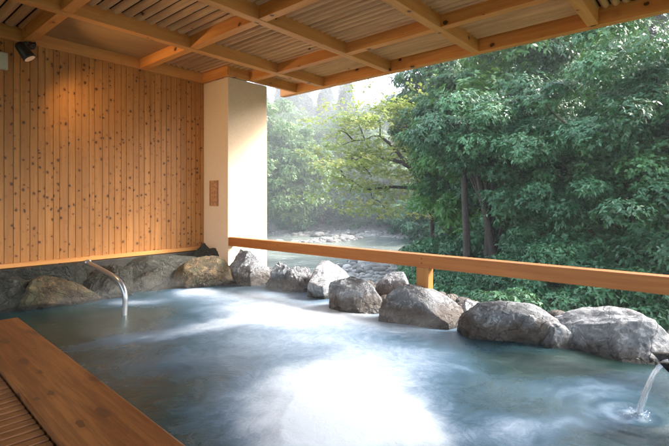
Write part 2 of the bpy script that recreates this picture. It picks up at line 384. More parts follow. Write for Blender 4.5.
# ------------------------------------------------------------ deck
ang = math.atan(.043)
def deck_frame(o): o.rotation_euler = (0, 0, -ang)
t = thing('deck_edge_board', 'wide knotty brown plank forming the edge between deck and bath water', 'plank', (.777, 2.0, 0)); deck_frame(t)
for nm, lo, hi in (('board', (-.165, -4.9, .06), (.165, 2.31, .15)), ('riser', (.10, -4.9, -.12), (.150, 2.28, .058))):
    c = Vector([(a + b) / 2 for a, b in zip(lo, hi)]); bm = bmesh.new(); add_box(bm, Vector(lo) - c, Vector(hi) - c, .008)
    bm_obj(nm, bm, M['deckboard'], t, c)
t = thing('slatted_deck', 'brown slatted bathing deck left of the wide edge plank', 'deck', (.777, 2.0, 0)); deck_frame(t)
bm = bmesh.new(); yy = -4.9
while yy < 2.3:
    add_box(bm, (-2.6, yy, .105), (-.175, yy + .047, .130), .004); yy += .066
bm_obj('slats', bm, M['slat'], t)
for xx in (-.35, -1.1, -1.9, -2.5):
    c = Vector((xx, -1.3, .075)); bm = bmesh.new(); add_box(bm, (-.03, -3.6, -.03), (.03, 3.6, .028), .003); bm_obj('bearer', bm, M['spoutwood'], t, c)
kb = bmesh.new(); add_box(kb, (-3.2, -3.6, -.9), (.29, 6.2, .03)); tag(bm_obj('pavement', kb, M['darkstone']), kind='structure')

# ------------------------------------------------------------ board wall
WY = 5.76; PX0, PX1, PY0 = 3.70, 4.404, 5.167
t = thing('board_wall', 'interior wall of knotty vertical pine boards', 'wall', (1.2, WY, 0))
bm = bmesh.new(); x = -3.0; i = 0
while x < PX0 - .002:
    wd_ = (.070, .082, .064, .090, .076)[i % 5]; i += 1; x2 = min(x + wd_, PX0 - .001); add_box(bm, (x - 1.2, 0, .40), (x2 - .0035 - 1.2, .02, 2.84), .004); x += wd_
bm_obj('boards', bm, M['wall'], t)
box_obj('backing', (-3.0, WY + .021, -.3), (PX0 + .3, WY + .14, 3.1), M['darkstone'], t)
box_obj('base_trim', (-3.0, WY - .028, .372), (PX0 - .002, WY + .019, .420), M['beam_x'], t)
box_obj('top_beam', (-3.0, WY - .03, 2.822), (PX0 + .2, WY + .018, 2.975), M['beam_x'], t)
box_obj('foundation', (-3.0, WY - .12, -.4), (PX0 - .002, WY + .018, .368), M['darkstone'], t, bev=.01)

# ------------------------------------------------------------ pillar
t = thing('corner_pillar', 'plain plastered corner pillar, peach on one side and white on the other', 'pillar', ((PX0 + PX1) / 2, 5.5, 0))
box_obj('shaft', (PX0, PY0, -.6), (PX1, WY + .12, 2.818), M['plaster'], t, bev=.006)
z0 = 2.80
box_obj('collar_beam', (PX0 - .05, PY0 - .055, 2.822), (PX0 - .002, WY - .034, 2.975), M['beam_y'], t)
# notice plaque on the peach face
pc = Vector((PX0, 5.462, 0))
t = thing('wall_plaque', 'small reddish wooden notice plaque fixed on the peach side of the pillar', 'plaque', (PX0 - .006, 5.52, 1.245))
zt = EYE + 19.5 / 444 * 6.42; zb = EYE - 6.0 / 444 * 6.42
def pillar_y(px): r = (px - 334.5) / FPX; return PX0 / (math.cos(TH) + r * math.sin(TH)) * (math.sin(TH) - r * math.cos(TH))
ya, yb = pillar_y(210.3), pillar_y(218.8)
box_obj('panel', (PX0 - .014, yb, zb), (PX0 - .001, ya, zt), M['plaque'], t, bev=.003)
bm = bmesh.new(); wdt = ya - yb; hgt = zt - zb
rs = random.Random(3)
for (o0, o1, q0, q1) in ((.04, .10, .02, .98), (.90, .96, .02, .98)):
    add_box(bm, (PX0 - .017, yb + wdt * o0, zb + hgt * q0), (PX0 - .0145, yb + wdt * o1, zb + hgt * q1))
for row in range(5):
    zc = zb + hgt * (.12 + row * .19)
    for c_ in range(4):
        yc = yb + wdt * (.22 + c_ * .16)
        for s_ in range(3):
            dz = rs.uniform(-.02, .02); w1 = rs.uniform(.005, .016); h1 = rs.choice((.004, .004, .022))
            if h1 > .01: w1 = .004
            add_box(bm, (PX0 - .017, yc - w1 / 2 + rs.uniform(-.003, .003), zc + dz), (PX0 - .0143, yc + w1 / 2, zc + dz + h1))
bmv = bm
for v_ in bmv.verts: v_.co -= t.location
bm_obj('lettering', bmv, M['ink'], t)

# ------------------------------------------------------------ roof
t = thing('timber_roof', 'open timber roof of crossing pine beams over brown ceiling battens', 'roof', (1.5, 2.0, 2.82))
AY = [4.57, 3.36, 2.15, .94, -.27, -1.48, -2.69]; BX = [-1.13, .17, 1.47, 2.77, 4.08]; OX = 5.02
BZ, BT = 2.82, 2.978; hw = .048
for y in AY: box_obj('cross_beam', (-2.6, y - hw, BZ), (OX - .049, y + hw, BT), M['beam_x'], t, bev=.003)
box_obj('cross_beam', (PX0 - .0, PY0 - .055, BZ + .002), (OX - .049, PY0 - .003, BT - .003), M['beam_x'], t, bev=.003)
segs = [WY - .032] + AY
for x in BX:
    for k in range(len(segs) - 1):
        y1 = segs[k] - (hw if k else 0) - .001; y0 = segs[k + 1] + hw + .001
        if k == 0 and x > PX0: y1 = PY0 - .057
        box_obj('joist', (x - hw, y0, BZ + .004), (x + hw, y1, BT - .004), M['beam_y'], t, bev=.003)
box_obj('eave_beam', (OX - .048, -3.4, BZ - .006), (OX + .052, 5.50, BT + .012), M['beam_y'], t, bev=.003)
# batten panels, one per bay
def battens(x0, x1, y0, y1, pitch, along='y'):
    bm = bmesh.new(); a0, a1 = (x0, x1) if along == 'y' else (y0, y1); s = a0
    while s < a1 - .004:
        e = min(s + pitch * (.87 if pitch > .1 else .80), a1)
        b0, b1 = (y0, y1) if along == 'y' else (x0, x1); ns = 5; L = []
        rows = []
        for q in range(ns + 1):
            u = q / ns; zz = 2.976 - math.sin(u * math.pi) ** .7 * min(.030, pitch * .36); xx = s + (e - s) * u
            rows.append((xx, zz))
        vs0 = [bm.verts.new((xx, b0, zz) if along == 'y' else (b0, xx, zz)) for xx, zz in rows]
        vs1 = [bm.verts.new((xx, b1, zz) if along == 'y' else (b1, xx, zz)) for xx, zz in rows]
        for q in range(ns): bm.faces.new((vs0[q], vs1[q], vs1[q + 1], vs0[q + 1]))
        s += pitch
    for v_ in bm.verts: v_.co -= t.location
    o = bm_obj('batten_panel', bm, M['batten_y' if along == 'y' else 'batten_x'], t); 
    o.data.polygons.foreach_set('use_smooth', [True] * len(o.data.polygons))
xb = [-2.6] + BX + [OX - .05]; yb_ = [WY - .03] + AY + [-3.3]
for a in range(len(xb) - 1):
    for b in range(len(yb_) - 1):
        x0, x1 = xb[a] + .03, xb[a + 1] - .03; y1, y0 = yb_[b] - .03, yb_[b + 1] + .03
        if xb[a] == 4.08 and b == 0: y1 = PY0 - .05
        if xb[a] == 1.47 and b == 0:
            box_obj('hatch_panel', (x0, y0, 2.945), (x1, y1, 2.962), M['hatch'], t, bev=.001); continue
        along = 'x' if (xb[a] == 4.08 and b == 4) else 'y'
        battens(x0, x1, y0, y1, .118 if xb[a] < 2 else .086, along)
box_obj('roof_deck', (-2.6, -3.4, 2.995), (4.44, 5.95, 3.09), M['roofing'], t, bev=.005)
box_obj('roof_deck', (4.442, -3.4, 2.995), (OX + .09, 5.19, 3.09), M['roofing'], t, bev=.005)
box_obj('gutter_board', (OX + .054, -3.4, 2.90), (OX + .075, 5.5, 2.992), M['beam_y'], t)

# ------------------------------------------------------------ railing
t = thing('bath_railing', 'orange wooden handrail on a short post along the open side', 'railing', (PX0 + .05, 2.1, .2))
box_obj('handrail', (PX0 + .004, -3.4, .462), (PX0 + .112, PY0 - .002, .585), M['rail'], t, bev=.006)
box_obj('post', (PX0 + .012, 2.055, .10), (PX0 + .105, 2.185, .4615), M['beam_z'], t, bev=.006)
box_obj('post', (PX0 + .012, -1.06, .10), (PX0 + .105, -.93, .4615), M['beam_z'], t, bev=.006)

for (yy_, zz_) in ((2.122, .545), (2.122, .505), (-1.0, .545)):
    tube_obj('bolt', [(PX0 + .0035, yy_, zz_), (PX0 + .0015, yy_, zz_)], [.006, .005], M['black'], t, 10, loc=(PX0 + .003, yy_, zz_))
# ------------------------------------------------------------ spotlight
lp = ray(23.5, 50, 4.66)
t = thing('spotlight', 'black spotlight fixed under the ceiling at the left end of the board wall', 'lamp', lp)
aim = Vector((.62, -.28, -.62)).normalized()
aimx = Vector((.50, -.25, -.83)).normalized()
top = lp - aimx * .11; bot = lp + aimx * .09
pr = [(-.085, .012), (-.08, .035), (-.062, .050), (.0, .056), (.085, .062), (.092, .062)]
tube_obj('housing', [lp + aimx * a for a, _ in pr], [r_ for _, r_ in pr], M['black'], t, 28, loc=lp)
tube_obj('rim', [lp + aimx * a for a in (.088, .094, .100)], [.064, .067, .064], M['black'], t, 28, loc=lp)
k = N('lamp_lens'); M['lens'] = k.out(k.n('Emission', {'Color': (1, .55, .32, 1), 'Strength': .05}).outputs[0])
tube_obj('lens', [lp + aimx * .1012, lp + aimx * .104], [.053, .053], M['lens'], t, 24, loc=lp)
mp = ray(35, 40, 4.76); 
mpw = Vector((mp.x, WY - .031, mp.z))
tube_obj('mounting_plate', [mpw, mpw + Vector((0, -.03, 0))], [.062, .055], M['black'], t, 20, loc=mpw)
tube_obj('bracket', catmull([mpw + Vector((0, -.03, 0)), mpw + Vector((-.01, -.08, -.02)), lp - aimx * .02 + Vector((.03, .02, .02))], 6), .016, M['black'], t, 10, loc=mpw)
tube_obj('joint', [mpw + Vector((-.03, -.075, -.02)), mpw + Vector((.03, -.075, -.02))], .022, M['black'], t, 12, loc=mpw)
ld = bpy.data.lights.new('spot_lamp', 'SPOT'); lo = bpy.data.objects.new('spot_lamp', ld); C.objects.link(lo)
ld.energy = LAMP_W; ld.color = (1, .66, .32); ld.spot_size = R(150); ld.spot_blend = 1; ld.shadow_soft_size = .06
lo.parent = t; lo.location = aimx * .12; lo.rotation_euler = (-Vector((.72, -.50, -.50))).to_track_quat('Z', 'Y').to_euler()
# wall box at the left end
wb = ray(2.5, 61, 4.7)
t = thing('wall_box', 'small ivory box mounted high on the board wall beside the spotlight', 'box', (wb.x, WY - .03, wb.z))
box_obj('casing', (wb.x - .05, WY - .05, wb.z - .09), (wb.x + .045, WY - .006, wb.z + .09), M['ivory'], t, bev=.008)
box_obj('cover', (wb.x - .042, WY - .056, wb.z - .08), (wb.x + .037, WY - .0505, wb.z + .08), M['ivory'], t, bev=.003)

# ------------------------------------------------------------ rocks
def ico(sub):
    bm = bmesh.new(); bmesh.ops.create_icosphere(bm, subdivisions=sub, radius=1)
    v = np.array([q.co[:] for q in bm.verts]); f = np.array([[q.index for q in p.verts] for p in bm.faces]); bm.free(); return v, f
ICO = {k: ico(k) for k in (2, 3, 4, 5, 6)}
def rock_mesh(name, dims, seed, sub=6, facets=12, rough=.10, sharp=.85, box=0.0, ridge=.0):
    v, f = ICO[sub]; v = v.copy(); rg = np.random.default_rng(seed)
    if box:
        n_ = np.abs(v).max(1, keepdims=True); v = v * (1 - box) + (v / n_) * box * .85
    for _ in range(facets):
        n = rg.normal(size=3); n /= np.linalg.norm(n); dd = rg.uniform(.55, .9)
        s = v @ n - dd; m = s > 0; v[m] -= np.outer(s[m] * sharp, n)
    off = Vector((seed * 3.17 % 50, seed * 7.3 % 50, seed * 1.9 % 50))
    nv = np.empty(len(v))
    for i, p in enumerate(v):
        q = Vector(p) + off
        a_ = noise.fractal(q * 1.6, 1.0, 2.1, 5) * 1.0
        b_ = noise.ridged_multi_fractal(q * 2.4, .9, 2.2, 5, 1.0, 2.0) if ridge else 0
        nv[i] = a_ + ridge * (b_ - 1.0) + .30 * noise.fractal(q * 7.5, .7, 2.2, 4) + .35 * (noise.ridged_multi_fractal(q * 1.7, .8, 2.3, 4, 1.0, 2.0) - 1.0)
    ln = np.linalg.norm(v, axis=1, keepdims=True); v = v * (1 + rough * nv[:, None])
    return np_mesh(name, v * np.array(dims) / 2, f)
def rock(label, px, pybase, wpx, pytop, depth, seed, mat, group='rocks ringing the bath', rot=None, hz=None, back=0.0, name='rock', tilt=(0, 0), **kw):
    """rock whose waterline is where (px,pybase) meets the water; sized from its outline"""
    p = on_water(px, pybase); d = FPX * EYE / (pybase - 200) + back
    f = Vector((math.cos(TH), math.sin(TH), 0)); r_ = (px - 334.5) / FPX
    dirn = Vector((math.cos(TH) + r_ * math.sin(TH), math.sin(TH) - r_ * math.cos(TH), 0))
    dc = d + depth * .45
    c = dirn * dc; ztop = EYE - (pytop - 200) * dc / FPX if hz is None else hz
    width = wpx * dc / FPX; zb = -.30; h = ztop - zb
    me = rock_mesh(name, (width, depth, h * 1.02), seed, **kw)
    vv = np.empty(len(me.vertices) * 3, np.float32); me.vertices.foreach_get('co', vv); vv = vv.reshape(-1, 3)
    a = math.atan2(-dirn.x, dirn.y) if rot is None else rot
    # stretch to the exact top, keep local z measured from the water
    Rm = np.array((Matrix.Rotation(a, 3, 'Z') @ Matrix.Rotation(tilt[0], 3, 'X') @ Matrix.Rotation(tilt[1], 3, 'Y'))); vv = vv @ Rm.T
    ca, sa = math.cos(math.atan2(-dirn.x, dirn.y)), math.sin(math.atan2(-dirn.x, dirn.y))
    la = vv[:, 0] * ca + vv[:, 1] * sa; k_ = width / (la.max() - la.min()); vv[:, :2] *= k_
    lo_, hi_ = vv[:, 2].min(), vv[:, 2].max(); vv[:, 2] = (vv[:, 2] - lo_) / (hi_ - lo_) * h + zb
    me.vertices.foreach_set('co', vv.ravel()); me.update()
    o = obj(name, me, mat, loc=(c.x, c.y, 0), smooth=True); return tag(o, label, 'rock', group)
K = M
G1 = 'rocks along the railing side of the bath'
rock('craggy grey rock pressed against the foot of the pillar', 243, 284, 40, 249, .40, 11, K['rock'], G1, ridge=.5, rough=.10)
rock('smooth rounded rock in front of the craggy one at the pillar foot', 256, 287, 40, 263, .36, 12, K['rock'], G1, rough=.07)
rock('jagged dark rock with a small overhang just right of the pillar', 284, 290, 38, 261, .34, 13, K['rock'], G1, ridge=.9, rough=.16, facets=14)
rock('low spiky grey rock left of the tilted flat slab', 303, 292, 38, 266, .38, 14, K['rock'], G1, ridge=1.0, rough=.15)
rock('tilted flat topped slab with a pale upper face', 328, 300, 52, 262, .85, 15, K['rock_pale'], G1, box=.7, facets=4, rough=.05, rot=R(-92), tilt=(R(20), R(8)))
rock('rounded grey mound right of the flat slab', 358, 312, 64, 276, .42, 16, K['rock'], G1, ridge=.25, rough=.07)
rock('grey boulder behind the railing post', 398, 304, 44, 272, .40, 17, K['rock'], G1, back=.22, rough=.07)
rock('large brown boulder carrying the railing post', 425, 329, 90, 286, .52, 18, K['rock'], G1, rough=.06, facets=7)
rock('small pale stone wedged between two brown boulders', 472, 326, 36, 300, .34, 19, K['rock_pale'], G1, back=.12, rough=.09)
rock('brown streaked boulder between the post and the big pale rock', 512, 345, 104, 301, .50, 20, K['rock'], G1, rough=.07, ridge=.15)
rock('small pale knob of stone at the left foot of the big pale rock', 556, 351, 44, 322, .32, 21, K['rock_pale'], G1, rough=.07)
rock('biggest pale cracked boulder at the right end of the railing', 611, 362, 130, 308, .60, 22, K['rock_pale'], G1, rough=.07, ridge=.2, facets=8, sub=6)
rock('pale boulder running out of view at the right edge', 705, 372, 90, 322, .5, 23, K['rock'], G1, rough=.07)
G2 = 'rocks below the board wall'
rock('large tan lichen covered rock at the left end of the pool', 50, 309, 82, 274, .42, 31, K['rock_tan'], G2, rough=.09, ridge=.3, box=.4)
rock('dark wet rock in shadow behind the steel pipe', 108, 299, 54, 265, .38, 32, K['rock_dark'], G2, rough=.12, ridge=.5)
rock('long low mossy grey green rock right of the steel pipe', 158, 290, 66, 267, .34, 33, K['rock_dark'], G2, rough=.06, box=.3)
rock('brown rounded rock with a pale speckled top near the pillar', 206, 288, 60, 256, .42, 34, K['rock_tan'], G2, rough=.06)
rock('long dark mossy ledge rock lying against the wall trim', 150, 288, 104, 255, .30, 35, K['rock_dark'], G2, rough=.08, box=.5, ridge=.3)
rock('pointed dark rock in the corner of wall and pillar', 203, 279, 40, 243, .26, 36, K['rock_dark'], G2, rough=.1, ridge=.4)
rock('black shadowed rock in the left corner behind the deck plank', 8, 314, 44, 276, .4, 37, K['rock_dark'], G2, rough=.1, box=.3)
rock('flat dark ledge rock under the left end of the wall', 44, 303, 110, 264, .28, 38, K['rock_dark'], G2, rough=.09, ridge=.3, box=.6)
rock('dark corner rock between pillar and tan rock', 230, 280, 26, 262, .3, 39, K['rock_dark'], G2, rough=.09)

rg = np.random.default_rng(77); V = []; F = []; n = 0; v3, f3 = ICO[3]
for _ in range(520):
    r_ = rg.uniform(.02, .075); n_ = unit0 = rg.normal(size=3); n_ = n_ / np.linalg.norm(n_); q = v3.copy(); s_ = q @ n_ - .6; q[s_ > 0] -= np.outer(s_[s_ > 0], n_)
    V.append(q * np.array([r_ * rg.uniform(.8, 1.5), r_ * rg.uniform(.8, 1.5), r_ * .75]) + [rg.uniform(3.93, 4.5), rg.uniform(-2.5, 5.1), .01 + rg.uniform(-.01, .05)]); F.append(f3 + n); n += len(v3)
tag(obj('small_stones', np_mesh('small_stones', np.concatenate(V), np.concatenate(F)), M['rock'], smooth=True), 'small grey stones packed behind the big rocks of the rim', 'stones', kind='stuff')
# ------------------------------------------------------------ steel pipe
pts = []
for (px, py, yv) in ((88.3, 262.8, 5.16), (97, 267.4, 4.86), (107.6, 273, 4.60), (114.5, 277.3, 4.45), (119.6, 282, 4.35), (123.3, 288.5, 4.29), (125.2, 296, 4.26), (125.0, 306, 4.255), (124.6, 317, 4.25), (124.4, 326, 4.25)):
    r_ = (px - 334.5) / FPX; d = yv / (math.sin(TH) - r_ * math.cos(TH)); pts.append(ray(px, py, d))
t = thing('water_pipe', 'bent steel pipe dipping from the wall rocks into the pool', 'pipe', (pts[-2].x, pts[-2].y, 0))
tube_obj('tube', catmull(pts, 5), .0235, M['steel'], t, 16, loc=pts[-2])
tube_obj('flange', [pts[0] + (pts[0] - pts[1]).normalized() * .02, pts[0] + (pts[1] - pts[0]).normalized() * .006], [.034, .034], M['steel'], t, 16, loc=pts[0])

# ------------------------------------------------------------ spout and falling water
tip = Vector((2.76, .245, .305)); back_ = Vector((3.05, -.75, .38))
t = thing('water_spout', 'dark wooden spout pouring water at the right edge', 'spout', (tip.x, tip.y, 0))
ax = (back_ - tip).normalized(); sx = ax.cross(Vector((0, 0, 1))).normalized(); up = sx.cross(ax)
bm = bmesh.new(); rings = []; ro_, ri_ = .085, .062
for s_ in (0, .25, .6, 1.0):
    L = (back_ - tip).length * s_; ring = []
    for rad, rev in ((ro_, False), (ri_, True)):
        ks = range(13); ks = reversed(ks) if rev else ks
        for q in ks:
            a = math.pi + math.pi * q / 12
            y_, z_ = math.cos(a) * rad, math.sin(a) * rad
            cut = -z_ * .75 if s_ == 0 else 0     # slanting cut at the mouth
            ring.append(bm.verts.new(tip + ax * (L + cut) + sx * y_ + up * z_ - t.location))
    rings.append(ring)
nr = len(rings[0])
for a in range(len(rings) - 1):
    for q in range(nr): bm.faces.new((rings[a][q], rings[a][(q + 1) % nr], rings[a + 1][(q + 1) % nr], rings[a + 1][q]))
h_ = nr // 2
for ring in (rings[0], rings[-1]):
    for q in range(h_ - 1): bm.faces.new((ring[q], ring[q + 1], ring[nr - 2 - q], ring[nr - 1 - q]))
bmesh.ops.recalc_face_normals(bm, faces=bm.faces)
bm_obj('trough', bm, M['spoutwood'], t, smooth=False)
box_obj('support_block', (2.86, -.68, -.25), (3.12, -.42, .27), M['darkstone'], t, bev=.03)
k = N('falling_water'); 
nn = k.noise(k.n('VectorMath', {0: k.n('TexCoord').outputs['Object'], 1: (60, 60, 3)}, operation='MULTIPLY').outputs[0], 1, 3)
gl = k.n('BsdfGlossy', {'Color': (.9, .95, 1, 1), 'Roughness': .15}).outputs[0]; df = k.n('BsdfDiffuse', {'Color': (.75, .8, .85, 1)}).outputs[0]
m1 = k.n('MixShader', {0: .45, 1: gl, 2: df}).outputs[0]
M['fall'] = k.out(k.n('MixShader', {0: k.mapr(nn, .42, .62, .12, .75), 1: k.n('BsdfTransparent').outputs[0], 2: m1}).outputs[0])
V = []; F = []; rg = random.Random(8)
for s_ in range(16):
    lat = -.028 + .056 * s_ / 15; rad0 = rg.uniform(.003, .0055); thin = rg.uniform(.5, 1)
    start = tip + ax * .06 + sx * lat * 1.2 + Vector((0, 0, -.02)); P = []; g_ = 9.8; v0 = rg.uniform(.50, .62)
    out_ = Vector((-ax.x, -ax.y, 0)).normalized()
    out_ = (out_ + Vector((-.12, 0, 0))).normalized()
    T = math.sqrt(2 * start.z / g_)
    for q in range(15):
        tt = T * q / 14; P.append(start + out_ * v0 * tt * (1 if q else 1) + Vector((0, 0, -.5 * g_ * tt * tt)) + sx * (-lat) * .5 * q / 14)
    vv, ff = tube_arrays(P, [rad0 * (1 - .35 * q / 14 * thin) for q in range(15)], 6)
    b0 = len(V); V += vv; F += [tuple(i + b0 for i in f) for f in ff]
hv = Vector(V[-3]); hv.z = 0
for _ in range(46):
    a_ = rg.uniform(0, 6.28); r_ = rg.uniform(.01, .075); c_ = np.array([hv.x + r_ * math.cos(a_), hv.y + r_ * math.sin(a_), rg.uniform(.004, .05) * (1 - r_ * 8)]); q_ = rg.uniform(.0015, .0045)
    b0 = len(V); v3 = np.array([(x_, y_, z_) for x_ in (-1, 1) for y_ in (-1, 1) for z_ in (-1, 1)]) * .7; V += [tuple(x_) for x_ in v3 * q_ + c_]; F += [tuple(b0 + i_ for i_ in f_) for f_ in ((0, 1, 3, 2), (4, 6, 7, 5), (0, 4, 5, 1), (2, 3, 7, 6), (0, 2, 6, 4), (1, 5, 7, 3))]
me = np_mesh('falling_water', np.array(V) - np.array((tip.x, tip.y, 0)), F)
tag(obj('falling_water', me, M['fall'], loc=(tip.x, tip.y, 0), smooth=True), 'thin clear stream of water falling from the dark spout into the pool', 'water stream')

# ------------------------------------------------------------ trees
def leaf_mesh(name, centers, normals, size, n_per, seed, droop=.35, aspect=.36, spread=1.0, tint0=None, jit=.35):
    """whorls of n_per leaves around each twig tip"""
    rg = np.random.default_rng(seed); n = len(centers); m = n * n_per
    c = np.repeat(centers, n_per, 0); nn = np.repeat(normals, n_per, 0)
    a = rg.normal(size=(m, 3)); a -= (a * nn).sum(1, keepdims=True) * nn; a /= np.linalg.norm(a, axis=1, keepdims=True) + 1e-9
    d = a * spread + nn * rg.uniform(.0, .7, (m, 1)); d[:, 2] -= droop * rg.uniform(.3, 1.2, m)
    d /= np.linalg.norm(d, axis=1, keepdims=True) + 1e-9
    side = np.cross(d, nn + rg.normal(size=(m, 3)) * jit); side /= np.linalg.norm(side, axis=1, keepdims=True) + 1e-9
    L = size * rg.uniform(.65, 1.25, (m, 1)); W = L * aspect * rg.uniform(.8, 1.2, (m, 1)) * .5
    c = c + rg.normal(size=(m, 3)) * size * .12
    p0 = c; p1 = c + d * L * .5 + side * W; p2 = c + d * L; p2[:, 2] -= (L[:, 0]) * .12; p3 = c + d * L * .5 - side * W
    v = np.stack([p0, p1, p2, p3], 1).reshape(-1, 3); f = np.arange(m * 4).reshape(m, 4)
    me = np_mesh(name, v, f)
    base = np.repeat(rg.uniform(0, 1, n) if tint0 is None else tint0, n_per)
    tint = np.clip(base * .72 + rg.uniform(0, .34, m) - .03, 0, 1)
    at = me.attributes.new('tint', 'FLOAT', 'FACE'); at.data.foreach_set('value', tint.astype(np.float32)); return me
def unit(v): return v / (np.linalg.norm(v, axis=-1, keepdims=True) + 1e-9)
def crown_points(seed, rx, ry, rz, n_clump, clump_r, per, base_z, low_cut=-.9, fill=.25):
    """clumps over an ellipsoid centred at z=base_z, twig tips over each clump"""
    rg = np.random.default_rng(seed); d = unit(rg.normal(size=(n_clump * 3, 3))); d = d[d[:, 2] > low_cut][:n_clump]
    rad = np.where(rg.uniform(size=len(d)) < fill, rg.uniform(.3, .75, len(d)), rg.uniform(.78, 1.05, len(d)))
    cc = d * rad[:, None] * np.array([rx, ry, rz]) * (1 + .12 * rg.normal(size=(len(d), 1))); cc[:, 2] += base_z
    cr = clump_r * rg.uniform(.6, 1.35, len(d)); P = []; Nn = []; T = []
    for c, r_ in zip(cc, cr):
        q = unit(rg.normal(size=(per, 3)) + np.array([0, 0, .45])); s = rg.uniform(.55, 1.05, (per, 1))
        P.append(c + q * r_ * s * np.array([1.25, 1.25, .62])); Nn.append(unit(q + np.array([0, 0, .5]))); T.append(np.clip(np.full(per, rg.uniform(0, 1) ** 1.3) + rg.normal(size=per) * .13, 0, 1))
    return np.concatenate(P), np.concatenate(Nn), np.concatenate(T), cc
def branch_mesh(name, segs):
    V = []; F = []
    for pts_, rads in segs:
        vv, ff = tube_arrays(pts_, rads, 7); b = len(V); V += vv; F += [tuple(i + b for i in f) for f in ff]
    return np_mesh(name, V, F)
def limbs(cc, seed, trunk_top, h0, r0, n=14, lean=(0, 0)):
    rg = random.Random(seed); segs = []
    T = [(lean[0] * (i / 6) ** 1.5 + rg.uniform(-.04, .04) * i, lean[1] * (i / 6) ** 1.5 + rg.uniform(-.04, .04) * i, -.6 + (trunk_top + .6) * i / 6) for i in range(7)]
    segs.append((T, [r0 * (1 - .11 * i) for i in range(7)]))
    idx = list(range(len(cc))); rg.shuffle(idx)
    for i in idx[:n]:
        c = Vector(cc[i]); s = rg.randint(2, 5); a = Vector(T[s])
        if c.z < a.z: a = Vector(T[2])
        mid = a.lerp(c, .5) + Vector((rg.uniform(-.2, .2), rg.uniform(-.2, .2), rg.uniform(-.1, .25))) * (c - a).length * .3
        P = catmull([a, mid, c], 4); segs.append((P, [r0 * .45 * (1 - .85 * q / (len(P) - 1)) for q in range(len(P))]))
    return segs
def make_broad(name, label, seed, R3, zc, mat, n_clump, clump_r, per, leaf, n_per, group=None, trunk_r=.16, low=-.9, nlimb=16, lean=(0, 0), fill=.25, **kw):
    P, Nn, T, cc = crown_points(seed, *R3, n_clump, clump_r, per, zc, low, fill)
    P[:, 0] += lean[0]; P[:, 1] += lean[1]; cc = cc + np.array([lean[0], lean[1], 0])
    t = thing(name, label, 'tree' if 'shrub' not in name else 'shrub', group=group)
    obj('crown', leaf_mesh('crown', P, Nn, leaf, n_per, seed, tint0=T, **kw), M[mat], t)
    obj('trunk', branch_mesh('trunk', limbs(cc, seed, zc + R3[2] * .4, 0, trunk_r, nlimb, lean)), M['bark'], t, smooth=True)
    return t
def make_conifer(name, label, seed, h, r0, mat, tiers, leaf, per, base=.12, group=None, trunk_r=.18, sparse=1.0):
    rg = np.random.default_rng(seed); P = []; Nn = []; T = []; segs = [([(0, 0, -.8), (0, 0, h * .5), (0, 0, h)], [trunk_r, trunk_r * .6, .02])]
    for i in range(tiers):
        u = i / (tiers - 1); z = h * (base + (1 - base) * u); rr = r0 * (1 - u) ** .8 + .12; nb = max(4, int((7 + rr * 2) * sparse))
        for b in range(nb):
            a = rg.uniform(0, 2 * math.pi); L = rr * rg.uniform(.6, 1.15); q = rg.uniform(.25, 1, per) ** .7
            x = np.cos(a) * L * q + rg.normal(size=per) * .14 * rr * q; y = np.sin(a) * L * q + rg.normal(size=per) * .14 * rr * q
            P.append(np.stack([x, y, z - q * L * .28 + rg.normal(size=per) * .1], 1)); Nn.append(unit(np.tile([math.cos(a) * .4, math.sin(a) * .4, 1], (per, 1)) + rg.normal(size=(per, 3)) * .3)); T.append(np.clip(rg.uniform(.1, .8) + rg.normal(size=per) * .12, 0, 1))
            if L > .5: segs.append(([(0, 0, z), (math.cos(a) * L * .9, math.sin(a) * L * .9, z - L * .25)], [.045, .01]))
    t = thing(name, label, 'tree', group=group)
    obj('crown', leaf_mesh('crown', np.concatenate(P), np.concatenate(Nn), leaf, 4, seed, tint0=np.concatenate(T), droop=.5), M[mat], t)
    obj('trunk', branch_mesh('trunk', segs), M['bark'], t, smooth=True); return t
def place(t, px, d, rotz=0, scale=1, z=None, sz=None):
    p = ray(px, 200, d); zz = float(height(p.x, p.y)) if z is None else z
    t.location = (p.x, p.y, zz); t.rotation_euler = (0, 0, rotz); t.scale = (scale, scale, sz or scale); return t
def dup(t, label=None, group=None):
    c = t.copy(); C.objects.link(c)
    if label: c['label'] = label
    if group: c['group'] = group
    for ch in list(t.children):
        e = ch.copy(); C.objects.link(e); e.parent = c
    return c
def ztop(py, d): return EYE - (py - 200) * d / FPX
# --- near right trees
GN = 'dense trees just beyond the railing'
A = make_broad('broadleaf_tree', 'big grey green broadleaf tree filling the right edge above the railing', 101, (2.9, 2.9, 3.3), 4.0, 'lf_broad', 200, .50, 190, .105, 6, GN, .17)
place(A, 632, 11.5, .3, 1.0)
B = make_broad('broadleaf_tree', 'layered grey green tree with bare dark trunks showing under its crown', 102, (2.2, 2.2, 1.5), 5.5, 'lf_broad', 120, .48, 170, .11, 6, GN, .15, low=-.25)
place(B, 492, 14.5, 1.1, 1.0)
A2 = make_broad('broadleaf_tree', 'fresher green small leaved tree partly cut off by the right edge of the view', 104, (2.7, 2.7, 3.2), 3.9, 'lf_mid', 170, .5, 150, .10, 6, GN, .16, aspect=.55, droop=.15)
place(A2, 700, 11.0, 2.2, 1.0)
c = dup(A, 'broadleaf tree standing behind and between the two nearest crowns'); place(c, 565, 17, 4.0, 1.42)
c = dup(B, 'broadleaf tree deep in the wood behind the right hand crowns'); place(c, 640, 19, 5.0, 1.5)
c = dup(A, 'broadleaf tree far back in the wood at the right'); place(c, 690, 23, 3.0, 1.4)
D = make_broad('broadleaf_tree', 'fresh green tree lit brightly under the roof edge', 103, (2.4, 2.4, 2.4), 5.2, 'lf_green', 90, .62, 110, .17, 6, GN, .13)
place(D, 540, 18.5, .4, 1.5)
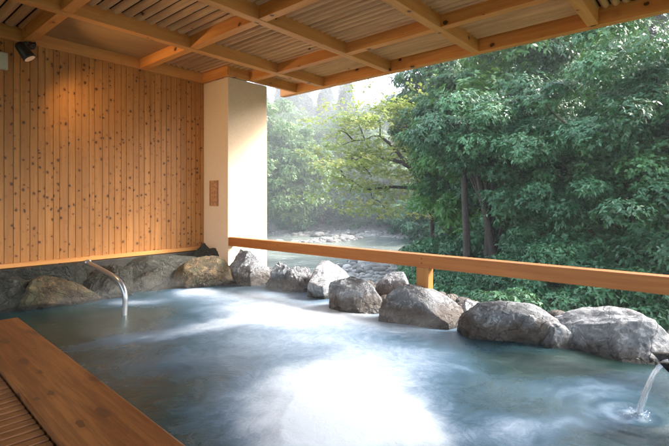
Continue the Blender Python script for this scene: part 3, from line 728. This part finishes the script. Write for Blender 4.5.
c = dup(D, 'small fresh green tree behind the bare dark trunks'); place(c, 482, 18.5, 2.4, .50)
c = dup(D, 'fresh green tree between the tall conifers and the big crowns'); place(c, 470, 18.5, 1.4, .98)
# extra bare trunks under B
for i, (px, d, lean_px) in enumerate(((468, 14.0, -4), (488, 14.3, 0), (497, 14.1, -16), (514, 14.6, 3))):
    b = ray(px, 200, d); zg = float(height(b.x, b.y)); rx = ray(px + lean_px, 200, d) - b
    lab = ['slim dark bare trunk at the left of the trunk group', 'straight dark bare trunk in the middle of the trunk group', 'dark bare trunk leaning strongly to the left', 'dark bare trunk at the right of the trunk group'][i]
    tt = thing('slender_tree', lab, 'tree', (b.x, b.y, zg), 'bare trunks rising in the wood')
    o = obj('trunk', branch_mesh('trunk', [([(0, 0, -.5), (rx.x * .3, rx.y * .3, 2.0), (rx.x * 1.5, rx.y * 1.5, 5.2)], [.15, .12, .07])]), M['bark'], tt, smooth=True)
    P, Nn, T, cc = crown_points(300 + i, .9, .9, .7, 14, .45, 80, 5.2)
    P[:, 0] += rx.x * 1.5; P[:, 1] += rx.y * 1.5
    obj('crown', leaf_mesh('crown', P, Nn, .15, 6, 300 + i, tint0=T), M['lf_broad'], tt)
# shrubs below the railing line
GS = 'bushes on the slope below the railing'
S = make_broad('shrub', 'leafy green shrub under the right end of the railing', 110, (1.25, 1.25, .95), .75, 'lf_broad', 80, .33, 110, .095, 6, GS, .05)
place(S, 640, 9.6, 0, 1.2)
for (px, d, sc_, rz, lb) in ((595, 10.2, 1.1, 1.2, 'bushy shrub below the big pale boulder seen over the rail'), (548, 10.8, 1.05, 2.4, 'green shrub on the slope left of the nearest crown'), (510, 11.3, .75, .7, 'rounded shrub in front of the bare trunks'),
                             (470, 13.5, .75, 3.0, 'shrub at the foot of the dark trunks'), (440, 17.5, 1.35, 1.9, 'shrub at the left end of the wood by the river'), (675, 9.4, 1.2, 5.1, 'shrub cut off by the right edge under the rail'),
                             (455, 15.6, 1.2, 5.8, 'shrub on the slope right of the gravel bank'), (545, 12.6, 1.3, 4.4, 'tall shrub filling the gap beneath the layered tree'), (492, 12.9, .75, 2.9, 'leafy shrub between slope and bare trunks')):
    place(dup(S, lb), px, d, rz, sc_)
S2 = make_broad('small_shrub', 'small green seedling bush on the bare slope', 111, (.45, .45, .3), .2, 'lf_broad', 14, .22, 34, .10, 6, 'small bushes on the bare slope', .02, nlimb=6)
place(S2, 500, 7.6, 0, 1)
for (px, d, sc_, rz, lb) in ((452, 11, 1.1, 3, 'low bush on the dirt slope left of the seedling bush'),):
    place(dup(S2, lb), px, d, rz, sc_)
# tall conifers left of the wood
E = make_conifer('conifer_tree', 'tall dark conifer rising behind the fresh green tree', 120, 17, 2.6, 'lf_dark', 30, .34, 22, base=.22, group='tall conifers at the left of the wood', trunk_r=.2, sparse=.8)
place(E, 466, 30, 0, 1)
for (px, d, sc_, rz, lb) in ((492, 33, 1.05, 2, 'tall dark conifer second from the left behind the wood'), (446, 36, 1.0, 4, 'leftmost tall dark conifer above the river'), (520, 28, 1.05, 1, 'tall dark conifer hidden behind the fresh green crown'), (580, 27, 1.1, 3, 'tall dark conifer under the roof edge at right'), (650, 26, 1.15, 5, 'tall dark conifer behind the right edge of the wood'), (615, 33, 1.3, 6, 'far dark conifer deep in the right hand wood')):
    place(dup(E, lb), px, d, rz, sc_)
F_ = make_broad('hemlock_tree', 'dark and bright green ragged tree hanging beside the yellow green tree', 121, (1.6, 1.6, 2.7), 6.9, 'lf_mid', 105, .46, 90, .15, 6, None, .14, low=-.9, nlimb=22, droop=.6)
place(F_, 452, 19, 0, 1.0)
place(dup(F_, 'lower ragged green tree at the right bank by the river'), 448, 25, 2, .8)
# yellow-green maple leaning over the river
mp0 = ray(452, 200, 22); zg = float(height(mp0.x, mp0.y))
t = thing('maple_tree', 'airy yellow green tree with thin dark branches reaching left over the river', 'tree', (mp0.x, mp0.y, zg))
def mpt(px, py, d): return np.array(ray(px, py, d)) - np.array([mp0.x, mp0.y, zg])
b0 = np.array([0, 0, -.5]); fork = mpt(440, 185, 22)
tips = [(352, 158, 21), (365, 140, 22.5), (380, 122, 22), (395, 128, 23.5), (410, 118, 22), (345, 178, 22.5), (372, 176, 20.5), (405, 150, 21), (388, 158, 23), (420, 140, 21.5), (430, 120, 23), (356, 120, 23.5), (400, 190, 21.5), (372, 198, 22.5), (418, 195, 23), (338, 168, 22), (342, 145, 23), (350, 192, 22), (385, 208, 22), (362, 165, 24), (398, 112, 22.5), (340, 130, 22)]
segs = [([b0, mpt(450, 215, 22), fork], [.26, .2, .15])]
bb1 = mpt(404, 160, 22)
segs.append((catmull([fork, mpt(418, 172, 22), bb1, mpt(392, 146, 22), mpt(380, 136, 22)], 5), list(np.linspace(.12, .035, 21))))
segs.append((catmull([fork, mpt(425, 178, 21.5), mpt(400, 162, 21.5), mpt(372, 157, 21.5), mpt(352, 160, 21.5)], 5), list(np.linspace(.10, .03, 21))))
segs.append((catmull([fork, mpt(425, 160, 22.5), mpt(414, 145, 22.5), mpt(406, 128, 22.5)], 5), list(np.linspace(.10, .03, 16))))
segs.append((catmull([fork, mpt(420, 188, 22), mpt(390, 187, 22), mpt(365, 190, 22)], 5), list(np.linspace(.09, .025, 16))))
rgm = np.random.default_rng(44); P = []; Nn = []; T = []
for (px, py, d) in tips:
    c0 = mpt(px, py, d); near_ = min(((Vector(s_) - Vector(c0)).length, Vector(s_)) for sg in segs[1:] for s_ in sg[0])[1]
    segs.append(([near_, near_.lerp(Vector(c0), .5) + Vector((0, 0, .1)), Vector(c0)], [.03, .02, .01]))
    for _ in range(6):
        cc_ = c0 + [.35, .3, .25] + rgm.normal(size=3) * np.array([.85, .85, .6]); nq = 30
        q = rgm.normal(size=(nq, 3)) * np.array([.5, .5, .12]); P.append(cc_ + q); Nn.append(unit(rgm.normal(size=(nq, 3)) * .3 + [0, 0, 1])); T.append(np.clip(np.full(nq, rgm.uniform(0, 1)) + rgm.normal(size=nq) * .1, 0, 1))
obj('crown', leaf_mesh('crown', np.concatenate(P), np.concatenate(Nn), .17, 4, 45, tint0=np.concatenate(T), droop=.2, aspect=.6), M['lf_maple'], t)
obj('trunk', branch_mesh('trunk', [(p_, [q_ * 1.5 for q_ in r_]) for p_, r_ in segs]), M['bark'], t, smooth=True)
# far bank broadleaf trees
L1 = make_broad('broadleaf_tree', 'pale green broadleaf tree on the far bank next to the white pillar', 130, (5.2, 5.2, 6.2), 7.5, 'lf_left', 190, 1.1, 90, .42, 5, 'broadleaf trees along the far river bank', .3)
place(L1, 283, 60, 0, 1.0)
spec = [(305, 63, .85, 'light green tree on the far bank second from the pillar'), (262, 66, 1.2, 'tall pale tree half hidden by the white pillar'), (325, 68, .8, 'light green tree behind the pale gravel bar'),
        (372, 70, .85, 'green tree on the far bank below the yellow green tree'), (398, 66, .7, 'lower green tree on the far bank under the dark branches'), (415, 60, .55, 'small green tree on the far bank at the river bend'), (347, 72, .9, 'green tree on the far bank in the middle of the gap')]
for i, (px, d, s_, lb) in enumerate(spec): place(dup(L1, lb), px, d, i * 1.3, s_)
L2 = make_broad('broadleaf_tree', 'dark bushy tree low on the far bank beside the shaded water', 131, (4.2, 4.2, 3.4), 3.2, 'lf_broad', 130, 1.0, 90, .36, 5, 'dark bushy trees low on the far bank', .22)
place(L2, 343, 65, 0, .9)
for i, (px, d, s_, lb) in enumerate(((362, 63, .8, 'dark bushy tree low on the far bank in the middle'), (385, 62, .75, 'dark bush right of centre on the far bank'), (408, 57, .6, 'low bush at the river bend below the dark branches'), (318, 66, .8, 'dark bushy tree left of the shaded water'), (428, 54, .7, 'low bush at the right end of the far bank'), (294, 61, .7, 'dark low bush under the pale far bank tree'), (445, 50, 1.0, 'bush on the far bank behind the feathery conifer'))):
    place(dup(L2, lb), px, d, i * 1.7, s_)
# misty hillside wood, individuals
place(dup(F_, 'dark ragged tree overlapping the pale sky beside the roof edge'), 432, 24.5, 4, 1.1, sz=1.35)
H1 = make_conifer('conifer_tree', 'misty conifer on the hillside across the river', 140, 15, 3.0, 'lf_dark', 22, .7, 12, base=.1, group='misty conifers on the hillside across the river', trunk_r=.25)
H2 = make_broad('broadleaf_tree', 'misty rounded tree on the hillside across the river', 141, (4.6, 4.6, 4.6), 6, 'lf_left', 100, 1.2, 60, .62, 4, 'misty rounded trees on the hillside across the river', .3)
rs = random.Random(21); first = {1: True, 2: True}
def hill_ok(p):
    s, sd_ = river_sd(np.array([p.x]), np.array([p.y])); return sd_[0] > .5 and s[0] > 5
n_h = 0
for row, d in enumerate((74, 82, 90, 99, 109, 120, 132)):
    px = 225 + rs.uniform(0, 12)
    while px < 560:
        p = ray(px, 200, d + rs.uniform(-4, 4))
        if hill_ok(p) and not (px > 352 and row > 3):
            kd = 1 if rs.random() < (.75 if row > 2 and px < 352 else .35) else 2; src = H1 if kd == 1 else H2
            o = src if first[kd] else dup(src); first[kd] = False
            s_ = rs.uniform(.75, 1.15); o.location = (p.x, p.y, float(height(p.x, p.y)) - .3); o.rotation_euler = (0, 0, rs.uniform(0, 6)); o.scale = (s_, s_, s_ * rs.uniform(.9, 1.15)); n_h += 1; HT = max(globals().get('HT', 0), o.location.z + 16 * s_ * 1.15)
        px += (6.2 * FPX / d) * rs.uniform(.75, 1.3)
print('hill trees', n_h, HT)
# river gravel and boulders
rg = np.random.default_rng(9); v2, f2 = ICO[2]; V = []; F = []; n = 0; cnt = 0
cand = rg.uniform([14, 8], [60, 52], (60000, 2)); s, sd_ = river_sd(cand[:, 0], cand[:, 1]); zz = height(cand[:, 0], cand[:, 1])
bar = ((np.hypot((cand[:, 0] - 39) / 4.5, (cand[:, 1] - 34) / 2.5) < 1) | (np.hypot((cand[:, 0] - 33) / 3.2, (cand[:, 1] - 35) / 1.3) < 1))
ok = ((s > -.6) & (s < 6) & (rg.uniform(size=len(s)) < np.where(s < 3, .35, .12))) | (bar & (rg.uniform(size=len(s)) < .5))
for (x, y), z, b_ in zip(cand[ok][:9000], zz[ok][:9000], bar[ok][:9000]):
    r_ = .03 + rg.gamma(.8, .085); r_ = min(r_, .5); zz_ = (-3.5 if (b_ ) else z)
    V.append(v2[:42] * 0 if False else v2 * np.array([r_ * rg.uniform(.8, 1.4), r_ * rg.uniform(.8, 1.4), r_ * .6]) * rg.uniform(.85, 1.15, (len(v2), 1)) + [x, y, zz_ + r_ * .1]); F.append(f2 + n); n += len(v2); cnt += 1
gr = obj('gravel', np_mesh('gravel', np.concatenate(V), np.concatenate(F)), M['gravel'], smooth=True); tag(gr, 'pale river gravel and cobbles along the banks', 'gravel', kind='stuff')
bank = [(352, 262, 'pale boulder on the near gravel bank seen just right of the slab'), (372, 268, 'pale boulder on the near gravel bank left of the post'), (395, 262, 'flat pale boulder on the near bank above the post boulder'), (318, 236, 'pale boulder on the gravel bar in the river, left end'), (345, 238, 'pale boulder in the middle of the river bar'), (362, 234, 'low pale boulder at the right of the river bar'), (285, 226 + 8, 'dark boulder at the far water edge near the pillar')]
for i, (px, py, lb) in enumerate(bank):
    p = on_water(px, py, -3.45); s_ = (1.3 if py > 250 else 2.6) * rs.uniform(.7, 1.1)
    o = obj('boulder', rock_mesh('boulder', (s_, s_ * .7, s_ * .45), 60 + i, sub=4, rough=.08), M['rock_river'], loc=(p.x, p.y, -3.4 if py < 250 else float(height(p.x, p.y)) + .1), smooth=True)
    tag(o, lb, 'boulder', 'boulders in and beside the river')

# ------------------------------------------------------------ steam drifting low over the bath
k = N('steam'); co = k.n('TexCoord').outputs['Object']
n_ = k.noise(k.n('VectorMath', {0: co, 1: (1.0, 1.0, 2.2)}, operation='MULTIPLY').outputs[0], 1.5, 3, .5, .5)
z_ = k.n('SeparateXYZ', {0: co}).outputs[2]
den = k.math('MULTIPLY', k.mapr(n_, .44, .70, .0, .24), k.mapr(z_, .02, .42, 1, 0))
pv = k.n('VolumePrincipled', {'Color': (.95, .97, 1, 1), 'Density': den, 'Anisotropy': .1})
k.n('OutputMaterial', {'Volume': pv.outputs[0]})
hb = bmesh.new(); add_box(hb, (1.3, .4, .03), (3.85, 5.4, .46)); tag(bm_obj('steam', hb, k.m), kind='stuff')
# ------------------------------------------------------------ haze
k = N('river_mist'); k.n('OutputMaterial', {'Volume': k.n('VolumePrincipled', {'Color': (.94, .97, 1, 1), 'Density': MIST, 'Anisotropy': .1}).outputs[0]})
bm_ = bmesh.new(); bmesh.ops.create_icosphere(bm_, subdivisions=5, radius=1)
for v_ in bm_.verts: v_.co = Vector((62 + 40 * v_.co.x, 56 + 36 * v_.co.y, 2 + 30 * v_.co.z))
tag(bm_obj('mist', bm_, k.m, smooth=True), 'pale mist hanging over the river and its far bank', 'mist', kind='stuff')
k = N('haze_air'); pv = k.n('VolumePrincipled', {'Color': (.93, .96, 1, 1), 'Density': HAZE, 'Anisotropy': .2})
k.n('OutputMaterial', {'Volume': pv.outputs[0]}); 
hb = bmesh.new(); add_box(hb, (-31, -71, -12), (176, 171, 62)); tag(bm_obj('haze', hb, k.m), kind='stuff')
print('verts', sum(len(o.data.vertices) for o in sc.objects if o.type == 'MESH'))
